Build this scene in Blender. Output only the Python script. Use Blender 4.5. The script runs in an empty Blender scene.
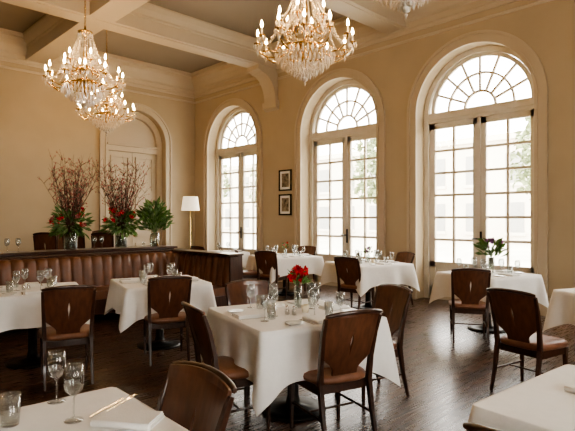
import bpy, bmesh, math, random
from mathutils import Vector, Matrix
from mathutils.geometry import tessellate_polygon
random.seed(7)
scene = bpy.context.scene
F = 504.0; H = 1.5
YAW = -44.2
def P(l, d, z=0.0):
    return Vector((0.697*d+0.717*l, 0.717*d-0.697*l, z))

# ------------------------------------------------------------ materials
def mat(name, col, rough=0.5, metal=0.0, var=0.0, vscale=8.0, bump=0.0, bscale=60.0, trans=0.0, emit=None, estr=0.0, coat=0.0, ior=1.45, stretch=None):
    m = bpy.data.materials.new(name); m.use_nodes = True
    nt = m.node_tree; b = nt.nodes["Principled BSDF"]
    b.inputs["Base Color"].default_value = (*col, 1)
    b.inputs["Roughness"].default_value = rough
    b.inputs["Metallic"].default_value = metal
    b.inputs["Transmission Weight"].default_value = trans
    b.inputs["Coat Weight"].default_value = coat
    b.inputs["IOR"].default_value = ior
    if emit:
        b.inputs["Emission Color"].default_value = (*emit, 1)
        b.inputs["Emission Strength"].default_value = estr
    tc = nt.nodes.new("ShaderNodeTexCoord")
    mp = nt.nodes.new("ShaderNodeMapping")
    nt.links.new(tc.outputs["Object"], mp.inputs["Vector"])
    if stretch: mp.inputs["Scale"].default_value = stretch
    if var > 0:
        n = nt.nodes.new("ShaderNodeTexNoise"); n.inputs["Scale"].default_value = vscale
        n.inputs["Detail"].default_value = 4
        nt.links.new(mp.outputs["Vector"], n.inputs["Vector"])
        r = nt.nodes.new("ShaderNodeValToRGB")
        r.color_ramp.elements[0].position = 0.3; r.color_ramp.elements[1].position = 0.7
        r.color_ramp.elements[0].color = (*[c*(1-var) for c in col], 1)
        r.color_ramp.elements[1].color = (*[min(1, c*(1+var)) for c in col], 1)
        nt.links.new(n.outputs["Fac"], r.inputs["Fac"])
        nt.links.new(r.outputs["Color"], b.inputs["Base Color"])
    if bump > 0:
        n2 = nt.nodes.new("ShaderNodeTexNoise"); n2.inputs["Scale"].default_value = bscale
        nt.links.new(mp.outputs["Vector"], n2.inputs["Vector"])
        bp = nt.nodes.new("ShaderNodeBump"); bp.inputs["Strength"].default_value = bump; bp.inputs["Distance"].default_value = 0.01
        nt.links.new(n2.outputs["Fac"], bp.inputs["Height"])
        nt.links.new(bp.outputs["Normal"], b.inputs["Normal"])
    return m
def thin_glass(name, tint, base, edge):
    m = bpy.data.materials.new(name); m.use_nodes = True
    nt = m.node_tree; nt.nodes.clear()
    o = nt.nodes.new("ShaderNodeOutputMaterial"); mx = nt.nodes.new("ShaderNodeMixShader")
    t = nt.nodes.new("ShaderNodeBsdfTransparent"); t.inputs[0].default_value = (*tint, 1)
    g = nt.nodes.new("ShaderNodeBsdfGlossy"); g.inputs["Roughness"].default_value = 0.04
    lw_ = nt.nodes.new("ShaderNodeLayerWeight"); lw_.inputs["Blend"].default_value = 0.35
    mr = nt.nodes.new("ShaderNodeMapRange"); mr.inputs[3].default_value = base; mr.inputs[4].default_value = edge
    nt.links.new(lw_.outputs["Facing"], mr.inputs[0]); nt.links.new(mr.outputs[0], mx.inputs[0])
    nt.links.new(t.outputs[0], mx.inputs[1]); nt.links.new(g.outputs[0], mx.inputs[2]); nt.links.new(mx.outputs[0], o.inputs[0])
    return m

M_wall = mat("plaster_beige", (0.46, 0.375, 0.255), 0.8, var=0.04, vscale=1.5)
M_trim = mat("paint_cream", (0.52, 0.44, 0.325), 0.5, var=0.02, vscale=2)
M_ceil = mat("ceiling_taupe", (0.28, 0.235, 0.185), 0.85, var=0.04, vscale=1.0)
M_white = mat("window_white", (0.64, 0.59, 0.50), 0.4, var=0.02)
M_cloth = mat("linen_white", (0.87, 0.855, 0.825), 0.85, var=0.02, vscale=20, bump=0.15, bscale=40)
M_napkin = mat("napkin_white", (0.88, 0.87, 0.84), 0.8, bump=0.2, bscale=150, var=0.02)
M_wood = mat("dark_walnut", (0.044, 0.017, 0.009), 0.28, var=0.35, vscale=6, stretch=(6, 6, 1), coat=0.3)
M_panel = mat("mahogany_panel", (0.108, 0.043, 0.022), 0.28, var=0.3, vscale=5, stretch=(6, 6, 1), coat=0.4)
M_leather = mat("brown_leather", (0.21, 0.092, 0.050), 0.38, var=0.2, vscale=10, bump=0.2, bscale=120)
M_bleather = mat("banquette_leather", (0.135, 0.056, 0.027), 0.36, var=0.2, vscale=7, bump=0.2, bscale=120)
M_brass = mat("aged_brass", (0.66, 0.45, 0.19), 0.22, 1.0, var=0.15, vscale=30)
M_iron = mat("black_iron", (0.02, 0.018, 0.015), 0.4, 0.7, var=0.1)
M_silver = mat("silver", (0.75, 0.74, 0.72), 0.2, 1.0, var=0.03)
M_china = mat("china", (0.85, 0.84, 0.82), 0.15, var=0.01)
M_candle = mat("candle_sleeve", (0.85, 0.75, 0.55), 0.5, var=0.03)
M_bulb = mat("bulb_glow", (1, 0.8, 0.5), 0.4, emit=(1.0, 0.62, 0.27), estr=240)
M_glass = thin_glass("clear_glass", (.93, .95, .95), .08, .8)
M_vglass = thin_glass("vase_glass_clear", (.90, .94, .92), .08, .7)
M_water = mat("vase_water", (0.62, 0.70, 0.64), 0.04, trans=0.8, ior=1.33)
M_crystal = mat("cut_crystal", (1.0, 0.93, 0.82), 0.04, trans=0.45, ior=1.8)
M_shade = mat("lamp_shade", (0.85, 0.80, 0.70), 0.8, emit=(1, 0.85, 0.62), estr=0.9, var=0.02)
M_leaf = mat("leaf_green", (0.085, 0.17, 0.04), 0.5, var=0.5, vscale=15)
M_twig = mat("twig_brown", (0.075, 0.036, 0.024), 0.7, var=0.3, vscale=20)
M_red = mat("petal_red", (0.55, 0.012, 0.02), 0.5, var=0.3, vscale=30)
M_bud = mat("bud_pink", (0.40, 0.11, 0.10), 0.6, var=0.2)
M_purple = mat("petal_purple", (0.30, 0.10, 0.30), 0.6, var=0.2)
M_print = mat("print_sepia", (0.22, 0.18, 0.13), 0.7, var=0.8, vscale=12)
M_stone = mat("pale_paving", (0.60, 0.57, 0.50), 0.9, var=0.1, vscale=0.6)
M_facade = mat("facade_stucco", (0.68, 0.63, 0.54), 0.9, var=0.06, vscale=0.5)
M_dkglass = mat("facade_glass", (0.32, 0.32, 0.30), 0.3, var=0.1)
M_tree = mat("tree_foliage", (0.22, 0.26, 0.14), 0.8, var=0.5, vscale=2.5)
M_bark = mat("bark", (0.18, 0.15, 0.11), 0.9, var=0.3)
M_pane = thin_glass("window_pane", (1, 1, 1), .03, .3)

# floor planks
M_floor = bpy.data.materials.new("oak_floor_dark"); M_floor.use_nodes = True
nt = M_floor.node_tree; b = nt.nodes["Principled BSDF"]
tc = nt.nodes.new("ShaderNodeTexCoord"); br = nt.nodes.new("ShaderNodeTexBrick")
br.inputs["Scale"].default_value = 1.0; br.inputs["Brick Width"].default_value = 1.8; br.inputs["Row Height"].default_value = 0.12
br.inputs["Mortar Size"].default_value = 0.005
br.inputs["Color1"].default_value = (0.042, 0.018, 0.010, 1); br.inputs["Color2"].default_value = (0.125, 0.058, 0.031, 1); br.inputs["Mortar"].default_value = (0.004, 0.003, 0.002, 1)
nt.links.new(tc.outputs["Object"], br.inputs["Vector"])
mp = nt.nodes.new("ShaderNodeMapping"); mp.inputs["Scale"].default_value = (1, 14, 1)
nt.links.new(tc.outputs["Object"], mp.inputs["Vector"])
nz = nt.nodes.new("ShaderNodeTexNoise"); nz.inputs["Scale"].default_value = 4; nz.inputs["Detail"].default_value = 6
nt.links.new(mp.outputs["Vector"], nz.inputs["Vector"])
mxc = nt.nodes.new("ShaderNodeMix"); mxc.data_type = 'RGBA'; mxc.blend_type = 'MULTIPLY'; mxc.inputs[0].default_value = 0.6
nt.links.new(br.outputs["Color"], mxc.inputs[6]); nt.links.new(nz.outputs["Fac"], mxc.inputs[7])
nt.links.new(mxc.outputs[2], b.inputs["Base Color"])
mr = nt.nodes.new("ShaderNodeMapRange"); mr.inputs[3].default_value = 0.20; mr.inputs[4].default_value = 0.36
nt.links.new(nz.outputs["Fac"], mr.inputs[0]); nt.links.new(mr.outputs[0], b.inputs["Roughness"])
bp = nt.nodes.new("ShaderNodeBump"); bp.inputs["Strength"].default_value = .2; bp.inputs["Distance"].default_value = .003
nt.links.new(br.outputs["Fac"], bp.inputs["Height"]); bp.invert = True; nt.links.new(bp.outputs["Normal"], b.inputs["Normal"])

# ------------------------------------------------------------ mesh builder
class MB:
    def __init__(s): s.v = []; s.f = []; s.m = []; s.s = []
    def add(s, vs, fs, m=0, sm=False, M=None):
        o = len(s.v)
        for v in vs:
            v = Vector(v)
            s.v.append(M @ v if M else v)
        for f in fs:
            s.f.append([i+o for i in f]); s.m.append(m); s.s.append(sm)
    def box(s, a, b, m=0, M=None):
        x0, y0, z0 = a; x1, y1, z1 = b
        vs = [(x0,y0,z0),(x1,y0,z0),(x1,y1,z0),(x0,y1,z0),(x0,y0,z1),(x1,y0,z1),(x1,y1,z1),(x0,y1,z1)]
        s.add(vs, [(0,3,2,1),(4,5,6,7),(0,1,5,4),(1,2,6,5),(2,3,7,6),(3,0,4,7)], m, False, M)
    def tube(s, pts, rad, n=6, m=0, M=None, sm=True):
        pts = [Vector(p) for p in pts]
        if not isinstance(rad, (list, tuple)): rad = [rad]*len(pts)
        vs = []; fs = []; up = None
        for i, p in enumerate(pts):
            if i == 0: t = pts[1]-p
            elif i == len(pts)-1: t = p-pts[i-1]
            else: t = pts[i+1]-pts[i-1]
            t.normalize()
            if up is None:
                up = Vector((0,0,1)) if abs(t.z) < 0.9 else Vector((0,1,0))
            a = t.cross(up)
            if a.length < 1e-4: a = t.cross(Vector((1,0,0)))
            a.normalize(); up = a.cross(t); up.normalize()
            for k in range(n):
                an = 2*math.pi*(k+0.5)/n
                vs.append(p+(a*math.cos(an)+up*math.sin(an))*rad[i])
        for i in range(len(pts)-1):
            for k in range(n):
                k2 = (k+1) % n
                fs.append((i*n+k, i*n+k2, (i+1)*n+k2, (i+1)*n+k))
        fs.append(tuple(range(n-1, -1, -1))); fs.append(tuple((len(pts)-1)*n+k for k in range(n)))
        s.add(vs, fs, m, sm, M)
    def lathe(s, prof, n=16, m=0, c=(0,0,0), M=None, sm=True):
        vs = []; fs = []
        for r, z in prof:
            for k in range(n):
                a = 2*math.pi*k/n
                vs.append((c[0]+r*math.cos(a), c[1]+r*math.sin(a), c[2]+z))
        for i in range(len(prof)-1):
            for k in range(n):
                k2 = (k+1) % n
                fs.append((i*n+k, i*n+k2, (i+1)*n+k2, (i+1)*n+k))
        s.add(vs, fs, m, sm, M)
    def octa(s, c, r, h, m=0, n=5):
        x, y, z = c
        vs = [(x, y, z+h)]+[(x+r*math.cos(2*math.pi*k/n), y+r*math.sin(2*math.pi*k/n), z+h*0.15) for k in range(n)]+[(x, y, z-h)]
        fs = []
        for k in range(n):
            k2 = (k+1) % n
            fs.append((0, 1+k, 1+k2)); fs.append((n+1, 1+k2, 1+k))
        s.add(vs, fs, m, False)
    def prism(s, loops, c0, c1, f, m=0):
        tri = tessellate_polygon([[Vector((a, b, 0)) for a, b in L] for L in loops])
        flat = [p for L in loops for p in L]; n = len(flat)
        vs = [f(a, b, c0) for a, b in flat]+[f(a, b, c1) for a, b in flat]
        fs = [tuple(t) for t in tri]+[tuple(i+n for i in reversed(t)) for t in tri]
        o = 0
        for L in loops:
            for i in range(len(L)):
                j = (i+1) % len(L)
                fs.append((o+i, o+j, n+o+j, n+o+i))
            o += len(L)
        s.add(vs, fs, m)
    def leaf(s, p, dr, L, w, m=0):
        p = Vector(p); dr = Vector(dr).normalized()
        a = dr.cross(Vector((random.uniform(-1,1), random.uniform(-1,1), random.uniform(-1,1))))
        if a.length < 1e-3: a = Vector((1,0,0))
        a.normalize(); nrm = a.cross(dr)
        s.add([p, p+dr*L*0.5+a*w*0.5+nrm*w*.15, p+dr*L-nrm*w*.3, p+dr*L*0.5-a*w*0.5+nrm*w*.15], [(0,1,2),(0,2,3)], m)
    def blob(s, c, r, m=0, jitter=0.15, sub=1, sq=(1,1,1)):
        bm = bmesh.new(); bmesh.ops.create_icosphere(bm, subdivisions=sub, radius=1)
        vs = [Vector(c)+Vector((v.co.x*sq[0], v.co.y*sq[1], v.co.z*sq[2]))*r*(1+random.uniform(-jitter, jitter)) for v in bm.verts]
        fs = [tuple(v.index for v in f.verts) for f in bm.faces]
        bm.free(); s.add(vs, fs, m, True)
    def mesh(s, name, mats, weld=True, bevel=0.0):
        me = bpy.data.meshes.new(name)
        me.from_pydata([tuple(v) for v in s.v], [], s.f)
        for mm in mats: me.materials.append(mm)
        for p, mi, sm in zip(me.polygons, s.m, s.s):
            p.material_index = mi; p.use_smooth = sm
        bm = bmesh.new(); bm.from_mesh(me)
        if weld: bmesh.ops.remove_doubles(bm, verts=bm.verts, dist=1e-5)
        bmesh.ops.recalc_face_normals(bm, faces=bm.faces)
        bm.to_mesh(me); bm.free(); me.update()
        if bevel > 0:
            ob = bpy.data.objects.new("tmp", me); scene.collection.objects.link(ob)
            bv = ob.modifiers.new("b", 'BEVEL'); bv.width = bevel; bv.segments = 2; bv.limit_method = 'ANGLE'; bv.angle_limit = math.radians(50)
            dg = bpy.context.evaluated_depsgraph_get()
            me2 = bpy.data.meshes.new_from_object(ob.evaluated_get(dg))
            bpy.data.objects.remove(ob); me2.name = name; me = me2
        return me
def link(name, me, loc=(0,0,0), rz=0.0, sc=1.0, parent=None):
    ob = bpy.data.objects.new(name, me)
    ob.location = loc; ob.rotation_euler = (0, 0, rz)
    ob.scale = sc if isinstance(sc, (tuple, list)) else (sc, sc, sc)
    scene.collection.objects.link(ob)
    if parent: ob.parent = parent
    return ob

# ------------------------------------------------------------ room shell
WX = 8.33; BY = 12.45; LX = -4.0; FY = -3.0; CZ = 5.62; TH = 0.46
SPR = 3.46; RO = 1.07
wins = [4.02, 7.03, 10.7, 1.0]  # last one is out of view, added for more daylight

def arch_pts(c, r, spr, z0=0.0, n=28):
    pts = [(c-r, z0)]
    for i in range(n+1):
        a = math.pi-math.pi*i/n
        pts.append((c+r*math.cos(a), spr+r*math.sin(a)))
    pts.append((c+r, z0)); return pts
def wall_poly(a0, a1, z1, openings, r=RO, spr=SPR):
    pts = [(a0, 0)]
    for c in sorted(openings): pts += arch_pts(c, r, spr, 0.0)
    pts += [(a1, 0), (a1, z1), (a0, z1)]
    return pts
fR = lambda a, b, c: (WX+c, a, b)
fB = lambda a, b, c: (a, BY+c, b)
fL = lambda a, b, c: (LX-c, a, b)
fF = lambda a, b, c: (a, FY-c, b)
mb = MB(); mb.prism([wall_poly(FY, BY, CZ+0.2, wins)], 0, TH, fR); link("wall_right", mb.mesh("wall_right", [M_wall]))
AC, AR, ASP = 6.5, 0.86, 3.55
mb = MB(); mb.prism([wall_poly(LX, WX+TH, CZ+0.2, [AC], AR, ASP)], 0, TH, fB)
mb.box((AC-1.1, BY+TH, 0), (AC+1.1, BY+TH+0.08, 4.7))
link("wall_back", mb.mesh("wall_back", [M_wall]))
mb = MB(); mb.box((LX-TH, FY, 0), (LX, BY, CZ+.2)); link("wall_left", mb.mesh("wall_left", [M_wall]))
fill_wins = [-0.6, 3.0]  # unseen windows behind the camera, added to let in fill light
mb = MB(); mb.prism([wall_poly(LX-TH, WX+TH, CZ+0.2, fill_wins)], 0, TH, fF); link("wall_front", mb.mesh("wall_front", [M_wall]))
mb = MB(); mb.box((LX-TH, FY-TH, -0.1), (WX+TH, BY+TH+.1, 0)); link("floor", mb.mesh("floor", [M_floor]))
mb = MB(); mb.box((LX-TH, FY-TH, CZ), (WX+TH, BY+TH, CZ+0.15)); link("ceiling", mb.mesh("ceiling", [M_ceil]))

def beam_loop(w, zb):
    h = w/2
    half = [(h, zb), (h, zb+0.24), (h+0.03, zb+0.26), (h+0.03, zb+0.30), (h+0.10, zb+0.38), (h+0.14, zb+0.46), (h+0.14, CZ)]
    return half+[(-a, b) for a, b in reversed(half)]
ZB = 5.12
for yb in (9.1, 5.5, 1.9, -1.6):
    mb = MB(); mb.prism([beam_loop(0.46, ZB)], LX, WX, lambda a, b, c, yb=yb: (c, yb+a, b))
    mb.prism([[(-.15, ZB-.012), (.15, ZB-.012), (.15, ZB+.02), (-.15, ZB+.02)]], LX, WX, lambda a, b, c, yb=yb: (c, yb+a, b))
    link("ceiling_beam", mb.mesh("ceiling_beam", [M_trim]))
for xb in (3.95, -0.2):
    mb = MB(); mb.prism([beam_loop(0.46, ZB-0.004)], FY, BY, lambda a, b, c, xb=xb: (xb+a, c, b))
    link("ceiling_beam", mb.mesh("ceiling_beam", [M_trim]))
corn = [(0, 5.02), (0.03, 5.02), (0.04, 5.08), (0.07, 5.10), (0.07, 5.2), (0.13, 5.24), (0.2, 5.36), (0.28, 5.44), (0.30, 5.52), (0.36, 5.54), (0.36, CZ), (0, CZ)]
mb = MB(); mb.prism([corn], FY, BY, lambda a, b, c: (WX-a, c, b)); link("trim_cornice_right", mb.mesh("c", [M_trim]))
mb = MB(); mb.prism([corn], LX, WX, lambda a, b, c: (c, BY-a, b)); link("trim_cornice_back", mb.mesh("c", [M_trim]))
for nm, ff, a0, a1 in (("trim_rail_right", lambda a, b, c: (WX-a, c, b), FY, BY), ("trim_rail_back", lambda a, b, c: (c, BY-a, b), LX, WX)):
    mb = MB(); mb.prism([[(0, 4.86), (.025, 4.87), (.035, 4.90), (0.0, 4.92)]], a0, a1, ff); link(nm, mb.mesh(nm, [M_trim]))
mb = MB()
pf = [(0, ZB), (0.62, ZB), (0.62, ZB-0.10), (0.55, ZB-0.13)]
for i in range(9):
    a = i/8; pf.append((0.5-0.42*math.sin(a*math.pi/2), ZB-0.16-0.62*(1-math.cos(a*math.pi/2))))
pf.append((0, ZB-0.85))
mb.prism([pf], 9.1-.2, 9.1+.2, lambda a, b, c: (WX-a, c, b))
mb.prism([[(0, ZB-.98), (.1, ZB-.92), (.12, ZB-.78), (0, ZB-.74)]], 9.1-.24, 9.1+.24, lambda a, b, c: (WX-a, c, b))
link("trim_corbel", mb.mesh("trim_corbel", [M_trim]))
def base_segments(a0, a1, ops, r, ff, nm):
    mb = MB(); prof = [(0, 0), (0.03, 0), (0.03, 0.22), (0.02, 0.25), (0.012, 0.28), (0, 0.28)]
    cur = a0
    for c in sorted(ops)+[None]:
        e = (c-r-.17) if c is not None else a1
        if e > cur: mb.prism([prof], cur, e, ff)
        if c is not None: cur = c+r+.17
    link(nm, mb.mesh(nm, [M_trim]))
base_segments(FY, BY, wins, RO, lambda a, b, c: (WX-a, c, b), "baseboard_right")
base_segments(LX, WX, [AC], AR, lambda a, b, c: (c, BY-a, b), "baseboard_back")

def band(c, r0, r1, spr, z0=0.0):
    return arch_pts(c, r1, spr, z0)+list(reversed(arch_pts(c, r0, spr, z0)))
def casing(nm, c, r, spr, ff):
    mb = MB()
    mb.prism([band(c, r-0.01, r+0.17, spr)], -0.035, 0.0, ff)
    mb.prism([band(c, r+0.125, r+0.175, spr)], -0.065, -0.03, ff)
    mb.prism([band(c, r-0.015, r+0.03, spr)], -0.055, -0.03, ff)
    link(nm, mb.mesh(nm, [M_trim]))
for i, c in enumerate(wins): casing("trim_%d" % (i+1), c, RO, SPR, fR)
casing("trim_5", AC, AR, ASP, fB)

def window_mesh(nm, c, ff, d0=0.31):
    mb = MB(); W = 0; G = 1; K = 2
    d1 = d0+0.06
    mb.prism([band(c, RO-0.09, RO, SPR)], d0-0.05, d1+0.04, ff, W)
    zt = SPR-.16; ri = RO-0.09
    bx = lambda a0, b0, a1, b1, e0=d0, e1=d1, m=W: mb.prism([[(a0, b0), (a1, b0), (a1, b1), (a0, b1)]], e0, e1, ff, m)
    bx(c-ri, zt, c+ri, SPR+0.03, d0-0.04, d1+0.02)
    bx(c-ri, zt+.06, c+ri, SPR-.03, d0-0.07, d0-.03)
    bx(c-ri, 0, c+ri, 0.04, d0-.03, d1+.03)
    for sg in (-1, 1):
        x0 = c+sg*0.005; x1 = c+sg*ri
        a0, a1 = min(x0, x1), max(x0, x1)
        bx(a0, 0.04, a0+0.115, zt); bx(a1-0.115, 0.04, a1, zt)
        bx(a0, zt-0.11, a1, zt); bx(a0, 0.04, a1, 0.24); bx(a0, 0.60, a1, 0.70)
        bx(a0+.1, 0.24, a1-.1, 0.60, d0+.02, d1-.02)
        bx(a0+.16, 0.29, a1-.16, 0.55, d0+.005, d1-.01)
        bx((a0+a1)/2-.022, .70, (a0+a1)/2+.022, zt-.1, d0+.008, d1-.008)
        R = 6
        for k in range(1, R):
            z = 0.70+(zt-0.11-0.70)*k/R
            bx(a0+.1, z-.022, a1-.1, z+.022, d0+.01, d1-.01)
        bx(a0+.1, .7, a1-.1, zt-.1, d0+.028, d0+.032, G)
    bx(c-.03, .04, c+.03, zt, d0-.02, d0+.001)
    bx(c-.055, .98, c-.02, 1.28, d0-.035, d0-.018, K)
    p0 = Vector(ff(c-.038, 1.15, d0-.07)); p1 = Vector(ff(c+.10, 1.15, d0-.07)); pm = Vector(ff(c-.038, 1.15, d0-.02))
    mb.tube([pm, p0, p1], 0.013, 6, K)
    sz = SPR+.03
    def arc(r0, r1):
        L = [(c+r1*math.cos(math.pi*i/24), sz+r1*math.sin(math.pi*i/24)) for i in range(25)]
        L += [(c+r0*math.cos(math.pi*i/24), sz+r0*math.sin(math.pi*i/24)) for i in range(24, -1, -1)]
        mb.prism([L], d0+.005, d1-.005, ff, W)
    arc(ri-.10, ri-.03); arc(0.26, 0.30); arc(0.58, 0.615)
    for k in range(1, 8):
        a = math.pi*k/8; ca, sa = math.cos(a), math.sin(a); w = 0.020
        L = [(c+.27*ca-w*sa, sz+.27*sa+w*ca), (c+.27*ca+w*sa, sz+.27*sa-w*ca), (c+.89*ca+w*sa, sz+.89*sa-w*ca), (c+.89*ca-w*sa, sz+.89*sa+w*ca)]
        mb.prism([L], d0+.012, d1-.012, ff, W)
    L = [(c+.9*math.cos(math.pi*i/24), sz+.9*math.sin(math.pi*i/24)) for i in range(25)]
    mb.prism([L], d0+.028, d0+.032, ff, G)
    link(nm, mb.mesh(nm, [M_white, M_pane, M_iron]))
k = 1
for c in wins: window_mesh("window_%d" % k, c, fR); k += 1
for c in fill_wins: window_mesh("window_%d" % k, c, fF); k += 1  # added windows, only there for fill light

# alcove door
mb = MB()
d = 0.24
mb.prism([band(AC, 0.70, AR-.005, ASP)], d-.06, TH-.005, fB)
def bxB(a0, b0, a1, b1, e0, e1, m=0): mb.prism([[(a0, b0), (a1, b0), (a1, b1), (a0, b1)]], e0, e1, fB, m)
bxB(AC-.70, 3.30, AC+.70, 3.44, d-.05, TH-.005); bxB(AC-.74, 3.44, AC+.74, 3.50, d-.10, TH-.005)
L = arch_pts(AC, .69, ASP, 3.5); mb.prism([L], d+.04, TH-.005, fB)
for sg in (-1, 1):
    a0, a1 = (AC-.70, AC-.004) if sg < 0 else (AC+.004, AC+.70)
    bxB(a0, 0.02, a1, 3.30, d+.03, d+.08)
    for (z0, z1) in ((.15, .85), (1.0, 2.1), (2.25, 3.18)):
        mb.prism([[(a0+.09, z0), (a1-.09, z0), (a1-.09, z1), (a0+.09, z1)], [(a0+.13, z0+.04), (a0+.13, z1-.04), (a1-.13, z1-.04), (a1-.13, z0+.04)]], d+.0, d+.04, fB)
mb.lathe([(0, 0), (.03, 0.0), (.035, .02), (.02, .05), (0, .055)], 10, 1, M=Matrix.Translation((AC+.06, BY+d+.03, 1.05)) @ Matrix.Rotation(math.pi/2, 4, 'X'))
link("door_1", mb.mesh("door_1", [M_trim, M_brass]))

# ------------------------------------------------------------ chair
def sstep(x): x = max(0, min(1, x)); return x*x*(3-2*x)
def make_chair():
    mb = MB()
    def outline(f, z):
        pts = []
        for i in range(32):
            a = 2*math.pi*i/32; c, s_ = math.cos(a), math.sin(a)
            x = math.copysign(abs(c)**0.42, c); y = math.copysign(abs(s_)**0.42, s_)
            w = 0.225+0.022*y
            pts.append((x*w*f, y*0.215*f, z))
        return pts
    rings = [(0.93, .405), (1.0, .415), (1.02, .435), (0.99, .455), (.85, .468), (.5, .474), (.02, .475)]
    vs = []; fs = []
    for f, z in rings: vs += outline(f, z)
    for i in range(len(rings)-1):
        for k2 in range(32):
            j = (k2+1) % 32; fs.append((i*32+k2, i*32+j, (i+1)*32+j, (i+1)*32+k2))
    fs.append(tuple(range(31, -1, -1)))
    mb.add(vs, fs, 1, True)
    for (a, b_) in (((-.20, .165, .345), (.20, .19, .408)), ((-.18, -.19, .345), (.18, -.17, .408)), ((-.205, -.18, .345), (-.18, .18, .408)), ((.18, -.18, .345), (.205, .18, .408))):
        mb.box(a, b_, 0)
    for sx in (-1, 1):
        mb.tube([(sx*.2, .175, 0), (sx*.2, .175, .2), (sx*.198, .172, .405)], [.015, .020, .028], 4, 0, sm=False)
        mb.tube([(sx*.195, -.295, 0), (sx*.195, -.24, .2), (sx*.195, -.205, .42), (sx*.20, -.222, .58), (sx*.208, -.262, .75), (sx*.214, -.305, .865)], [.016, .021, .026, .023, .020, .017], 4, 0, sm=False)
        mb.tube([(sx*.198, .17, .19), (sx*.195, -.235, .19)], .011, 4, 0, sm=False)
    mb.tube([(-.19, -.04, .19), (.19, -.04, .19)], .010, 4, 0, sm=False)
    bm = bmesh.new(); Z0, Z1 = .46, .885; NR = 26; NC = 6
    def yb(x, z):
        t = (z-.42)/(.88-.42)
        return -.195-.115*t**1.3-.035*(1-(x/.22)**2)*sstep(t*1.6)
    for sg in (-1, 1):
        rows = []
        for i in range(NR+1):
            z = Z0+(Z1-Z0)*i/NR
            w = .10+(.205-.10)*sstep((z-.49)/.13)+.012*sstep((z-.7)/.2)
            g = 0.0
            u = (z-.60)/(.75-.60)
            if 0 < u < 1: g = .009*math.sin(math.pi*u**1.8)
            row = []
            for j in range(NC+1):
                x = g+(w-g)*j/NC
                zz = z+(.022*(1-(x/.22)**2) if i == NR else 0)
                row.append(bm.verts.new((sg*x, yb(x, z), zz)))
            rows.append(row)
        for i in range(NR):
            for j in range(NC):
                q = (rows[i][j], rows[i][j+1], rows[i+1][j+1], rows[i+1][j])
                bm.faces.new(q if sg > 0 else tuple(reversed(q)))
    bmesh.ops.remove_doubles(bm, verts=bm.verts, dist=1e-5)
    bmesh.ops.recalc_face_normals(bm, faces=bm.faces)
    bmesh.ops.solidify(bm, geom=bm.faces[:], thickness=.018)
    bm.verts.index_update()
    mb.add([v.co.copy() for v in bm.verts], [tuple(v.index for v in f.verts) for f in bm.faces], 2, False); bm.free()
    pts = []
    for i in range(13):
        x = -.222+.444*i/12; pts.append((x, yb(x, .89)-.004, .882+.022*(1-(x/.222)**2)))
    mb.tube(pts, [.012]+[.016]*11+[.012], 6, 0)
    return mb.mesh("dining_chair", [M_wood, M_leather, M_panel], bevel=0.004)
CH = make_chair()
def chair(l, d, face, sc=1.0, name="dining_chair"):
    a = math.radians(face)
    p = P(l+.28*math.cos(a), d+.28*math.sin(a))
    return link(name, CH, p, math.radians(face+YAW-90), sc)

# ------------------------------------------------------------ tables
def make_cloth(s, drop, seed):
    rnd = random.Random(seed); mb = MB(); N = 36; K = 9; h = s/2
    ph = [rnd.uniform(0, 6.28) for _ in range(8)]
    base = []; cs = [(1, 0), (0, 1), (-1, 0), (0, -1)]
    for q, (nx, ny) in enumerate(cs):
        tx, ty = -ny, nx
        for i in range(N):
            t = -1+2*i/N
            base.append((q, t, nx, ny, tx, ty))
    def smp(b, k):
        q, t, nx, ny, tx, ty = b
        c = abs(t)**9
        r = 0.02
        px = nx*h+tx*h*t; py = ny*h+ty*h*t
        e = max(0, abs(t)-.96)/.04
        px -= (nx+tx*math.copysign(1, t))*r*.5*e*e; py -= (ny+ty*math.copysign(1, t))*r*.5*e*e
        dx = nx+tx*math.copysign(c, t); dy = ny+ty*math.copysign(c, t)
        ln = math.hypot(dx, dy); dx /= ln; dy /= ln
        L = drop*(1+.45*abs(t)**5)
        rip = .018*math.sin(5*t*1.6+ph[q])*k+.013*math.sin(11*t+ph[q+4])*k*k
        off = .006+.02*k+rip*(1-c)+.085*c*k**.8-.024*math.sin(math.pi*min(1, abs(t)**5*2))*k*(1-c)
        return (px+dx*off, py+dy*off, .762-.004*(1 if k > 0 else 0)-L*k)
    n = len(base); vs = []; fs = []
    for b in base:
        q, t, nx, ny, tx, ty = b
        vs.append(((nx*h+tx*h*t)*.985, (ny*h+ty*h*t)*.985, .764))
    for b in base: vs.append(smp(b, 0.0))
    for j in range(1, K+1):
        for b in base: vs.append(smp(b, j/K))
    for j in range(K+1):
        for i in range(n):
            i2 = (i+1) % n; fs.append((j*n+i, (j+1)*n+i, (j+1)*n+i2, j*n+i2))
    mb.add(vs, fs, 0, True)
    top = [vs[i] for i in range(n)]
    mb.add(top+[(0, 0, .764)], [(i, (i+1) % n, n) for i in range(n)], 0, False)
    return mb.mesh("tablecloth", [M_cloth])
mb = MB()
mb.lathe([(0, 0), (.26, 0), (.26, .015), (.2, .03), (.06, .05), (.045, .12), (.04, .66), (.1, .70), (.12, .715), (0, .715)], 24, 0)
for k in range(4):
    mb.box((-.04, .0, .70), (.04, .3, .72), 0, Matrix.Rotation(k*math.pi/2, 4, 'Z'))
PED = mb.mesh("pedestal", [M_iron])
tid = [0]
TABLES = {}
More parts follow.
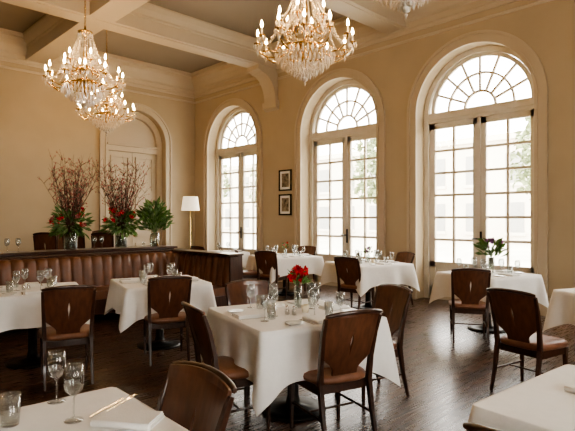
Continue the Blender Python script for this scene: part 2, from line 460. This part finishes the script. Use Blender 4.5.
def table(key, l, d, s=1.0, cam=28.4, drop=.31):
    tid[0] += 1
    e = bpy.data.objects.new("dining_table", None); scene.collection.objects.link(e)
    e.location = P(l, d); e.rotation_euler = (0, 0, math.radians(cam+YAW)); e.empty_display_size = .1
    link("pedestal_base", PED, parent=e)
    mb = MB(); mb.box((-s/2+.012, -s/2+.012, .72), (s/2-.012, s/2-.012, .755)); link("table_top", mb.mesh("table_top", [M_wood]), parent=e)
    link("tablecloth", make_cloth(s, drop, tid[0]), parent=e)
    TABLES[key] = (e, s, cam)
    return e

def lm(name, prof, mats, n=20):
    mb = MB(); mb.lathe(prof, n); return mb.mesh(name, mats)
WG = lm("wine_glass", [(0, 0), (.034, 0), (.034, .002), (.008, .006), (.0035, .012), (.0035, .085), (.012, .093), (.030, .112), (.038, .140), (.037, .168), (.031, .205), (.0298, .205), (.0355, .168), (.0365, .140), (.028, .114), (.010, .097), (0, .095)], [M_glass])
TG = lm("water_glass", [(0, 0), (.028, 0), (.030, .01), (.036, .11), (.0345, .11), (.0285, .012), (0, .010)], [M_glass])
PL = lm("bread_plate", [(0, 0), (.05, 0), (.055, .004), (.085, .014), (.085, .017), (.055, .008), (0, .005)], [M_china], 28)
SP = lm("salt_shaker", [(0, 0), (.017, 0), (.019, .03), (.013, .05), (.015, .055), (.012, .068), (0, .07)], [M_silver], 12)
VO = lm("votive_candle", [(0, 0), (.026, 0), (.032, .06), (.030, .06), (.024, .006), (0, .006)], [M_candle], 14)
mb = MB()
for i, (w, L_) in enumerate(((.13, .22), (.125, .215), (.12, .21))):
    mb.box((-w/2+i*.002, -L_/2, i*.008), (w/2, L_/2-i*.003, i*.008+.007))
mb.tube([(-.062, -.11, .012), (-.062, 0, .013), (-.062, .11, .012)], .0125, 8, 0)
NP = mb.mesh("napkin", [M_napkin], bevel=.002)
mb = MB()
mb.box((-.004, -.10, 0), (.004, .03, .003)); mb.box((-.010, .03, 0), (.010, .055, .003))
for k in range(4): mb.box((-.010+k*.0057, .055, 0), (-.0075+k*.0057, .095, .003))
FK = mb.mesh("fork", [M_silver])
mb = MB(); mb.box((-.005, -.11, 0), (.005, -.01, .005)); mb.prism([[(-.006, -.01), (.008, -.01), (.009, .07), (.004, .10), (-.006, .11)]], 0, .002, lambda a, b, c: (a, b, c))
KN = mb.mesh("knife", [M_silver])
ZT = .7645
def on_table(key, me, name, u, v, rz=0, sc=1.0):
    e, s, cam = TABLES[key]
    a = math.radians(cam+YAW)
    x = e.location.x+u*math.cos(a)-v*math.sin(a); y = e.location.y+u*math.sin(a)+v*math.cos(a)
    return link(name, me, (x, y, ZT), a+rz, sc)
def settings(key, sides=(0, 1, 2, 3), glasses=2):
    e, s, cam = TABLES[key]; h = s/2
    for q in sides:
        r = q*math.pi/2
        def pt(o, t): return (o*math.cos(r)-t*math.sin(r), o*math.sin(r)+t*math.cos(r))
        rz = r+math.pi/2
        u, v = pt(h-.14, 0); on_table(key, NP, "napkin", u, v, rz)
        u, v = pt(h-.14, -.10); on_table(key, FK, "fork", u, v, rz)
        u, v = pt(h-.14, .09); on_table(key, KN, "knife", u, v, rz)
        u, v = pt(h-.31, .07); on_table(key, WG, "wine_glass", u, v)
        if glasses > 1:
            u, v = pt(h-.25, .16); on_table(key, TG, "water_glass", u, v)
            if s > .9 and key in "ACDE":
                u, v = pt(h-.17, .21); on_table(key, WG, "wine_glass", u, v, 0, .92)
        u, v = pt(h-.12, -.21); on_table(key, PL, "bread_plate", u, v, 0, .8)
    on_table(key, SP, "salt_shaker", -.08, -.05); on_table(key, SP, "salt_shaker", -.04, -.09)

table("A", .045, 3.98, 1.04, 28.4, .35); settings("A")
table("B", -1.52, 6.0, .96); settings("B")
table("C", 2.72, 6.85, .95); settings("C")
table("D", 1.36, 8.5, 1.06); settings("D")
table("E", -0.05, 10.1, 1.1); settings("E")
table("G", -1.45, 11.4, .9); settings("G", (0, 2), 1)
table("I", -2.68, 5.3, .92); settings("I")
table("J", -.80, 1.585, .9, 42, .31)
table("K", 1.36, 1.93, .9, 39, .31)
table("L", 3.35, 5.0, .9, 20); settings("L", (0, 2), 1)
table("N", -3.3, 12.0, .9); settings("N", (0, 2), 1)

chair(-.63, 3.52, 28); chair(.42, 3.30, 118); chair(.92, 4.45, 208); chair(-.37, 4.78, -62)
chair(-1.22, 5.23, 112); chair(-1.95, 4.5, 118)
chair(2.20, 6.05, 75); chair(1.90, 4.25, 33)
chair(.93, 7.85, 51); chair(2.08, 8.95, 208)
chair(-.40, 9.35, 65); chair(-.98, 9.95, 10); chair(.42, 10.95, 240)
chair(-1.95, 11.0, 50)
chair(-.365, 1.95, 222); chair(.70, 1.36, 39)
chair(-3.0, 11.2, 115)
for (l, d_, f_) in ((-5.0, 10.4, 100), (-4.45, 10.5, 95), (-3.85, 10.5, 100), (-5.2, 11.9, -80), (-4.5, 12.2, -80)):
    chair(l, d_, f_, (1, 1, 1.34), "high_back_chair")

def at_cam(me, name, l, d, rz=0, z=ZT, sc=1.0): return link(name, me, P(l, d, z), rz, sc)
at_cam(WG, "wine_glass", -.93, 2.03); at_cam(WG, "wine_glass", -.78, 1.84); at_cam(TG, "water_glass", -.99, 1.80)
at_cam(NP, "napkin", -.575, 1.83, math.radians(35), sc=1.0)
at_cam(FK, "fork", -.66, 2.02, math.radians(-60)); at_cam(KN, "knife", -.70, 1.97, math.radians(-60))
at_cam(NP, "napkin", 1.3, 2.1, math.radians(-10))

# ------------------------------------------------------------ banquette
BQX, BQY = 4.86, 7.74
def channel_run(mb, L, M, zt=.93):
    w = .16; n = int(round(L/w)); w = L/n
    for i in range(n):
        vs = []; fs = []; S = 7
        prof = [(.44, -.17), (.6, -.15), (.8, -.12), (.88, -.10), (zt-.01, -.06), (zt, .0)]
        for z, y in prof:
            for k in range(S+1):
                t = k/S; bul = math.sin(math.pi*t)**.5*.034
                vs.append((i*w+w*t, y+.02-bul*(1 if y < -.01 else 0.2), z+(.010*math.sin(math.pi*t) if z > .85 else 0)))
        for a in range(len(prof)-1):
            for k in range(S):
                fs.append((a*(S+1)+k, a*(S+1)+k+1, (a+1)*(S+1)+k+1, (a+1)*(S+1)+k))
        mb.add(vs, fs, 0, True, M)
mb = MB()
X0 = -1.6
Ma = Matrix.Translation((X0, BQY, 0))
channel_run(mb, BQX-X0, Ma)
mb.box((X0, BQY, 0), (BQX+.10, BQY+.10, .94), 1)
mb.box((X0, BQY-.03, .935), (BQX+.12, BQY+.13, .965), 1)
mb.box((X0, BQY-.62, .12), (BQX, BQY, .34), 1)
n = 8; sw = (BQX-.62-X0)/n
for i in range(n):
    mb.box((X0+i*sw+.004, BQY-.66, .34), (X0+(i+1)*sw-.004, BQY-.13, .46), 0)
mb.box((BQX-.62, BQY-.66, .34), (BQX-.13, BQY-.13, .46), 0)
WL = 1.6
Mw = Matrix.Translation((BQX, BQY, 0)) @ Matrix.Rotation(-math.pi/2, 4, 'Z')
channel_run(mb, WL, Mw)
mb.box((BQX, BQY-WL-.04, 0), (BQX+.10, BQY+.1, .94), 1)
mb.box((BQX-.14, BQY-WL-.04, 0), (BQX+.10, BQY-WL, .92), 1)
mb.box((BQX-.17, BQY-WL-.05, .935), (BQX+.12, BQY+.13, .965), 1)
mb.box((BQX-.62, BQY-WL, .12), (BQX, BQY-.6, .34), 1)
mb.box((BQX-.66, BQY-WL, .34), (BQX-.13, BQY-.67, .46), 0)
link("banquette", mb.mesh("banquette", [M_bleather, M_wood], bevel=.008))
mb = MB()
mb.box((1.0, 7.95, .97), (4.95, 8.42, 1.01), 0)
mb.box((1.04, 8.0, .82), (4.91, 8.38, .97), 0)
for x in (1.06, 2.95, 4.83):
    for y in (8.02, 8.32): mb.box((x, y, 0), (x+.06, y+.06, .82), 0)
mb.box((1.06, 8.02, .2), (4.89, 8.38, .23), 0)
link("console_table", mb.mesh("console_table", [M_wood], bevel=.005))
for x in (2.2, 2.35, 3.5, 3.62): link("wine_glass", WG, (x, 8.15, 1.011))

# ------------------------------------------------------------ flower arrangements
def branch_arr(name, loc, nb=26, hgt=1.25, spread=.5, seed=1):
    random.seed(seed); mb = MB()
    mb.lathe([(0, 0), (.09, 0), (.10, .01), (.105, .38), (.10, .38), (.094, .015), (0, .012)], 24, 0)
    mb.lathe([(0, .014), (.092, .016), (.097, .20), (0, .20)], 20, 5)
    for i in range(nb):
        a = random.uniform(0, 6.283); sp = random.uniform(.1, 1)*spread; h = hgt*random.uniform(.6, 1.0)
        b0 = Vector((-.05*math.cos(a), -.05*math.sin(a), .05)); pts = [b0]
        b1 = Vector((.05*math.cos(a), .05*math.sin(a), .38)); pts.append(b1)
        ns = 7
        for k in range(1, ns+1):
            t = k/ns; rr = .05+sp*t**1.1
            pts.append(Vector((rr*math.cos(a)+random.uniform(-.025, .025), rr*math.sin(a)+random.uniform(-.025, .025), .38+(h-.38)*t)))
        mb.tube(pts, [.0055]*2+[.005*(1-.75*k/ns) for k in range(1, ns+1)], 4, 1)
        for k in range(3, len(pts)-1):
            for _ in range(2):
                p = pts[k]; dr = Vector((random.uniform(-1, 1), random.uniform(-1, 1), random.uniform(.2, 1.2))).normalized()
                q = p+dr*random.uniform(.08, .22)
                mb.tube([p, (p+q)/2+Vector((0, 0, .012)), q], [.003, .0022, .0016], 3, 1)
                mb.octa(p.lerp(q, random.uniform(.4, 1)), .009, .014, 2, 4)
    for i in range(260):
        a = random.uniform(0, 6.283); e = random.uniform(-.6, 1.2)
        dr = Vector((math.cos(a)*math.cos(e), math.sin(a)*math.cos(e), math.sin(e)))
        p = Vector((0, 0, .38))+dr*random.uniform(.06, .27)
        if p.z < .2: continue
        mb.leaf(p, dr+Vector((0, 0, -.3)), random.uniform(.08, .18), random.uniform(.03, .055), 3)
    for i in range(20):
        a = random.uniform(0, 6.283); e = random.uniform(.0, 1.1)
        dr = Vector((math.cos(a)*math.cos(e), math.sin(a)*math.cos(e), math.sin(e)))
        p = Vector((0, 0, .40))+dr*random.uniform(.2, .34)
        for k in range(14):
            d2 = (dr*.6+Vector((random.uniform(-1, 1), random.uniform(-1, 1), random.uniform(-1, 1)))).normalized()
            mb.leaf(p, d2, .05, .038, 4 if i % 4 else 2)
    link(name, mb.mesh(name, [M_vglass, M_twig, M_bud, M_leaf, M_red, M_water], weld=False), loc)
branch_arr("branch_flower_arrangement", (3.13, 8.19, 1.011), 46, 1.62, .54, 3)
branch_arr("branch_flower_arrangement", (3.98, 8.19, 1.011), 46, 1.60, .50, 9)
def bush(name, loc, vase_h, vase_r, R, hgt, nleaf, flower, nf, seed, fm, ll=.12):
    random.seed(seed); mb = MB()
    mb.lathe([(0, 0), (vase_r*.8, 0), (vase_r, vase_h*.5), (vase_r*.8, vase_h), (vase_r*.72, vase_h), (vase_r*.9, vase_h*.5), (vase_r*.7, .01), (0, .01)], 18, 0)
    for i in range(nleaf):
        a = random.uniform(0, 6.283); rr = R*random.random()**.6; z = vase_h+(hgt-vase_h)*random.uniform(.1, 1)*(1-.4*rr/R)
        p = Vector((rr*math.cos(a)*.8, rr*math.sin(a)*.8, z))
        if i % 3 == 0: mb.tube([(0, 0, vase_h*.1), (0, 0, vase_h), (p.x*.4, p.y*.4, vase_h+(z-vase_h)*.5), p], .0028, 3, 1)
        mb.leaf(p, Vector((math.cos(a), math.sin(a), random.uniform(.1, 1.6))), ll*random.uniform(.7, 1.2), ll*.4, 1)
    for i in range(nf):
        a = random.uniform(0, 6.283); rr = R*random.uniform(0, .8); z = vase_h+(hgt-vase_h)*random.uniform(.35, 1)
        p = Vector((rr*math.cos(a), rr*math.sin(a), z))
        for k in range(18):
            mb.leaf(p, Vector((random.uniform(-1, 1), random.uniform(-1, 1), random.uniform(-1, 1))), flower, flower*.8, 2)
    link(name, mb.mesh(name, [M_vglass, M_leaf, fm], weld=False), loc)
bush("leafy_plant_vase", (4.62, 8.19, 1.011), .24, .09, .27, .84, 240, .04, 0, 5, M_red, .15)
def tloc(key, u=0, v=0):
    e, s, cam = TABLES[key]; a = math.radians(cam+YAW)
    return (e.location.x+u*math.cos(a)-v*math.sin(a), e.location.y+u*math.sin(a)+v*math.cos(a), ZT)
bush("red_flower_vase", tloc("A", .13, .15), .18, .034, .08, .34, 30, .05, 8, 8, M_red, .06)
bush("flower_vase", tloc("C", .05, -.02), .21, .045, .16, .46, 60, .035, 7, 12, M_purple, .14)
bush("flower_vase", tloc("D", .03, 0.03), .13, .035, .07, .28, 30, .03, 3, 13, M_purple, .06)
bush("flower_vase", tloc("E", .03, .03), .13, .035, .07, .26, 30, .03, 3, 14, M_red, .06)
on_table("A", VO, "votive_candle", .08, -.05); on_table("D", VO, "votive_candle", .05, -.07)

# ------------------------------------------------------------ chandeliers
def chandelier(loc, R=.55, seed=1):
    random.seed(seed); mb = MB(); BR, CR, CA, BU = 0, 1, 2, 3
    k = R/.55
    top = CZ-loc[2]
    S = lambda r, z: (r*k, z*k)
    mb.lathe([S(0, .20), S(.03, .22), S(.06, .30), S(.03, .36), S(.09, .40), S(.10, .43), S(.03, .46), S(.025, .52), S(.055, .58), S(.07, .62), S(.03, .66), S(.018, .74), S(.04, .82), S(.02, .9), S(.015, 1.05), S(.03, 1.12), S(.10, 1.15), S(.11, 1.17), S(.02, 1.19), S(.015, 1.26), S(0, 1.27)], 14, BR)
    def arms(n, r0, z0, rd, zd, r1, z1, off):
        E = []
        for i in range(n):
            a = 2*math.pi*(i+off)/n; ca, sa = math.cos(a), math.sin(a)
            pr = [(r0, z0), (r0+.06, z0-.01), ((r0+rd)/2+.03, (z0+zd)/2-.03), (rd, zd), (rd+(r1-rd)*.5, zd+.01), (r1-.02, zd+(z1-zd)*.45), (r1, z1)]
            mb.tube([(r*k*ca, r*k*sa, z*k) for r, z in pr], .0095*k, 6, BR)
            mb.tube([((r0+.1)*k*ca, (r0+.1)*k*sa, (z0+.02)*k), ((r0+.17)*k*ca, (r0+.17)*k*sa, (z0+.09)*k), ((r0+.13)*k*ca, (r0+.13)*k*sa, (z0+.12)*k)], .006*k, 5, BR)
            c = (r1*k*ca, r1*k*sa, z1*k); E.append(c)
            mb.lathe([S(0, 0), S(.03, .002), S(.048, .015), S(.046, .018), S(.02, .012), S(.014, .03), S(0, .03)], 12, BR, c)
            mb.lathe([S(.011, .012), S(.011, .10), S(0, .10)], 8, CA, c)
            mb.lathe([S(.004, .10), S(.013, .116), S(.015, .134), S(.008, .165), S(0, .185)], 8, BU, c)
            for j in range(8):
                b = 2*math.pi*j/8
                mb.octa((c[0]+.045*k*math.cos(b), c[1]+.045*k*math.sin(b), c[2]-.026*k), .010*k, .032*k, CR, 5)
            mb.octa((c[0], c[1], c[2]-.085*k), .018*k, .05*k, CR, 6)
        return E
    E1 = arms(12, .07, .42, .33, .27, .55, .42, 0)
    E2 = arms(6, .05, .64, .18, .56, .30, .66, .25)
    def beads(p, q, sag, n, r=.013):
        p, q = Vector(p), Vector(q)
        for i in range(1, n):
            t = i/n; c = p.lerp(q, t); c.z -= sag*4*t*(1-t)
            mb.octa(c, r*k, r*1.3*k, CR, 5)
    for i in range(12):
        beads(E1[i], E1[(i+1) % 12], .09*k, 10)
        a = 2*math.pi*i/12
        beads((.10*k*math.cos(a), .10*k*math.sin(a), 1.14*k), (.31*k*math.cos(a), .31*k*math.sin(a), .70*k), .12*k, 22)
        beads((.31*k*math.cos(a), .31*k*math.sin(a), .70*k), (.44*k*math.cos(a), .44*k*math.sin(a), .42*k), .06*k, 13)
        a += math.pi/12
        beads((.10*k*math.cos(a), .10*k*math.sin(a), 1.12*k), (.22*k*math.cos(a), .22*k*math.sin(a), .62*k), .10*k, 20)
    for i in range(6): beads(E2[i], E2[(i+1) % 6], .10*k, 10)
    ring = [(.34*k*math.cos(2*math.pi*i/32), .34*k*math.sin(2*math.pi*i/32), .33*k) for i in range(33)]
    mb.tube(ring, .010*k, 5, BR)
    for (rr, zz, nn, hh) in ((.34, .27, 40, .06), (.28, .20, 34, .06), (.21, .14, 26, .055), (.13, .085, 18, .05), (.06, .045, 9, .04)):
        for i in range(nn):
            a = 2*math.pi*i/nn
            mb.octa((rr*k*math.cos(a), rr*k*math.sin(a), zz*k), .016*k, hh*k, CR, 5)
    for i in range(20):
        a = 2*math.pi*i/20
        beads((.34*k*math.cos(a), .34*k*math.sin(a), .33*k), (0, 0, .05*k), .07*k, 16, .011)
    for i in range(14):
        a = 2*math.pi*i/14
        mb.octa((.105*k*math.cos(a), .105*k*math.sin(a), 1.11*k), .011*k, .04*k, CR, 5)
    mb.blob((0, 0, 0.015*k), .035*k, CR, .0, 1); mb.octa((0, 0, -.04*k), .014*k, .035*k, CR, 6)
    z = 1.26*k; i = 0
    while z < top-.06:
        pts = []
        for j in range(9):
            a = 2*math.pi*j/8; x = .014*math.cos(a); zz = z+.022+.028*math.sin(a)
            pts.append((x, 0, zz) if i % 2 == 0 else (0, x, zz))
        mb.tube(pts, .004, 4, BR); z += .042; i += 1
    mb.lathe([(0, top-.07), (.03, top-.07), (.07, top-.03), (.075, top), (0, top)], 16, BR)
    link("crystal_chandelier", mb.mesh("crystal_chandelier", [M_brass, M_crystal, M_candle, M_bulb], weld=False), loc, random.uniform(0, .3))
chandelier(P(.20, 5.75, 3.08), .54, 1)
chandelier(P(-3.17, 7.9, 3.24), .56, 2)
chandelier(P(-3.80, 10.6, 3.31), .56, 3)
chandelier(P(.93, 3.95, 3.13), .52, 4)

# ------------------------------------------------------------ floor lamp
mb = MB()
mb.lathe([(0, 0), (.15, 0), (.15, .02), (.03, .04), (.012, .06), (.012, 1.75), (0, 1.75)], 20, 0)
mb.lathe([(.235, 1.72), (.19, 2.08), (.187, 2.08), (.232, 1.72)], 28, 1)
for k in range(3):
    a = k*2.094; mb.tube([(0, 0, 1.74), (.205*math.cos(a), .205*math.sin(a), 1.76)], .004, 4, 0)
mb.blob((0, 0, 1.85), .04, 1, 0, 1)
link("floor_lamp", mb.mesh("floor_lamp", [M_brass, M_shade]), P(-2.52, 13.1))

# ------------------------------------------------------------ framed pictures
for zc in (2.42, 1.84):
    mb = MB(); yc = 8.63; w, h = .21, .25; X = WX-.001
    outer = [(yc-w, zc-h), (yc+w, zc-h), (yc+w, zc+h), (yc-w, zc+h)]
    inner = [(yc-w+.035, zc-h+.035), (yc-w+.035, zc+h-.035), (yc+w-.035, zc+h-.035), (yc+w-.035, zc-h+.035)]
    mb.prism([outer, inner], 0, .03, lambda a, b, c: (X-c, a, b), 0)
    mb.box((X-.012, yc-w+.03, zc-h+.03), (X-.004, yc+w-.03, zc+h-.03), 1)
    mb.box((X-.015, yc-w+.09, zc-h+.09), (X-.011, yc+w-.09, zc+h-.09), 2)
    link("framed_picture", mb.mesh("framed_picture", [M_iron, M_china, M_print]))

# ------------------------------------------------------------ exterior
mb = MB(); mb.box((WX+TH, -40, -.25), (70, 60, -.15)); link("street_ground", mb.mesh("street_ground", [M_stone]))
mb = MB(); mb.box((34, -20, -.15), (40, 55, 7.0), 0)
for j in range(26):
    for f in range(2):
        y = -18+j*2.8; z = .6+f*3.3
        mb.box((33.95, y, z), (34.0, y+1.2, z+2.0), 1); mb.box((33.85, y-.1, z-.2), (34, y+1.3, z), 0)
mb.box((33.6, -20, 6.8), (40, 55, 7.2), 0)
link("building_across_street", mb.mesh("building_across_street", [M_facade, M_dkglass]))
random.seed(21)
for (x, y, s) in ((22, 7, 1), (23, 16, 1.1), (24, 26, 1.0), (25, 36, 1.2), (20, 1, .9)):
    mb = MB(); mb.tube([(0, 0, 0), (.1, 0, 1.5), (0, .1, 3)], [.2, .15, .1], 8, 1)
    for i in range(5):
        a = i*1.3; mb.tube([(0, .1, 2.5), (.8*math.cos(a), .8*math.sin(a), 3.8)], [.07, .03], 5, 1)
    for i in range(900):
        a = random.uniform(0, 6.28); r = 1.8*random.random()**.5; z = random.uniform(2.4, 5.8)
        r *= math.sqrt(max(.05, 1-((z-4)/2.0)**2))
        mb.leaf((r*math.cos(a), r*math.sin(a), z), (random.uniform(-1, 1), random.uniform(-1, 1), random.uniform(-1, 1)), .35, .25, 0)
    link("street_tree", mb.mesh("street_tree", [M_tree, M_bark], weld=False), (x, y, -.15), 0, s)

# ------------------------------------------------------------ light
w = bpy.data.worlds.new("world"); scene.world = w; w.use_nodes = True
bg = w.node_tree.nodes["Background"]; bg.inputs["Color"].default_value = (1.0, 0.96, 0.89, 1); bg.inputs["Strength"].default_value = 17.0
def portal(loc, rot, sx, sy):
    L = bpy.data.lights.new("window_portal", 'AREA'); L.shape = 'RECTANGLE'; L.size = sx; L.size_y = sy
    L.cycles.is_portal = True
    o = bpy.data.objects.new("window_portal", L); o.location = loc; o.rotation_euler = rot; scene.collection.objects.link(o)
for c in wins: portal((WX+TH+.02, c, 2.27), (0, math.pi/2, 0), 4.56, 2.16)
for c in fill_wins: portal((c, FY-TH-.02, 2.27), (-math.pi/2, 0, 0), 2.16, 4.56)
try:
    scene.view_settings.look = 'AgX - Medium High Contrast'
except Exception as ex:
    print(ex)

cam = bpy.data.cameras.new("camera"); co = bpy.data.objects.new("camera", cam); scene.collection.objects.link(co)
co.location = (0, 0, H); co.rotation_euler = (math.pi/2, 0, math.radians(YAW))
cam.sensor_width = 36; cam.lens = F/575*36; cam.shift_y = 3.5/575; cam.clip_start = .05
scene.camera = co
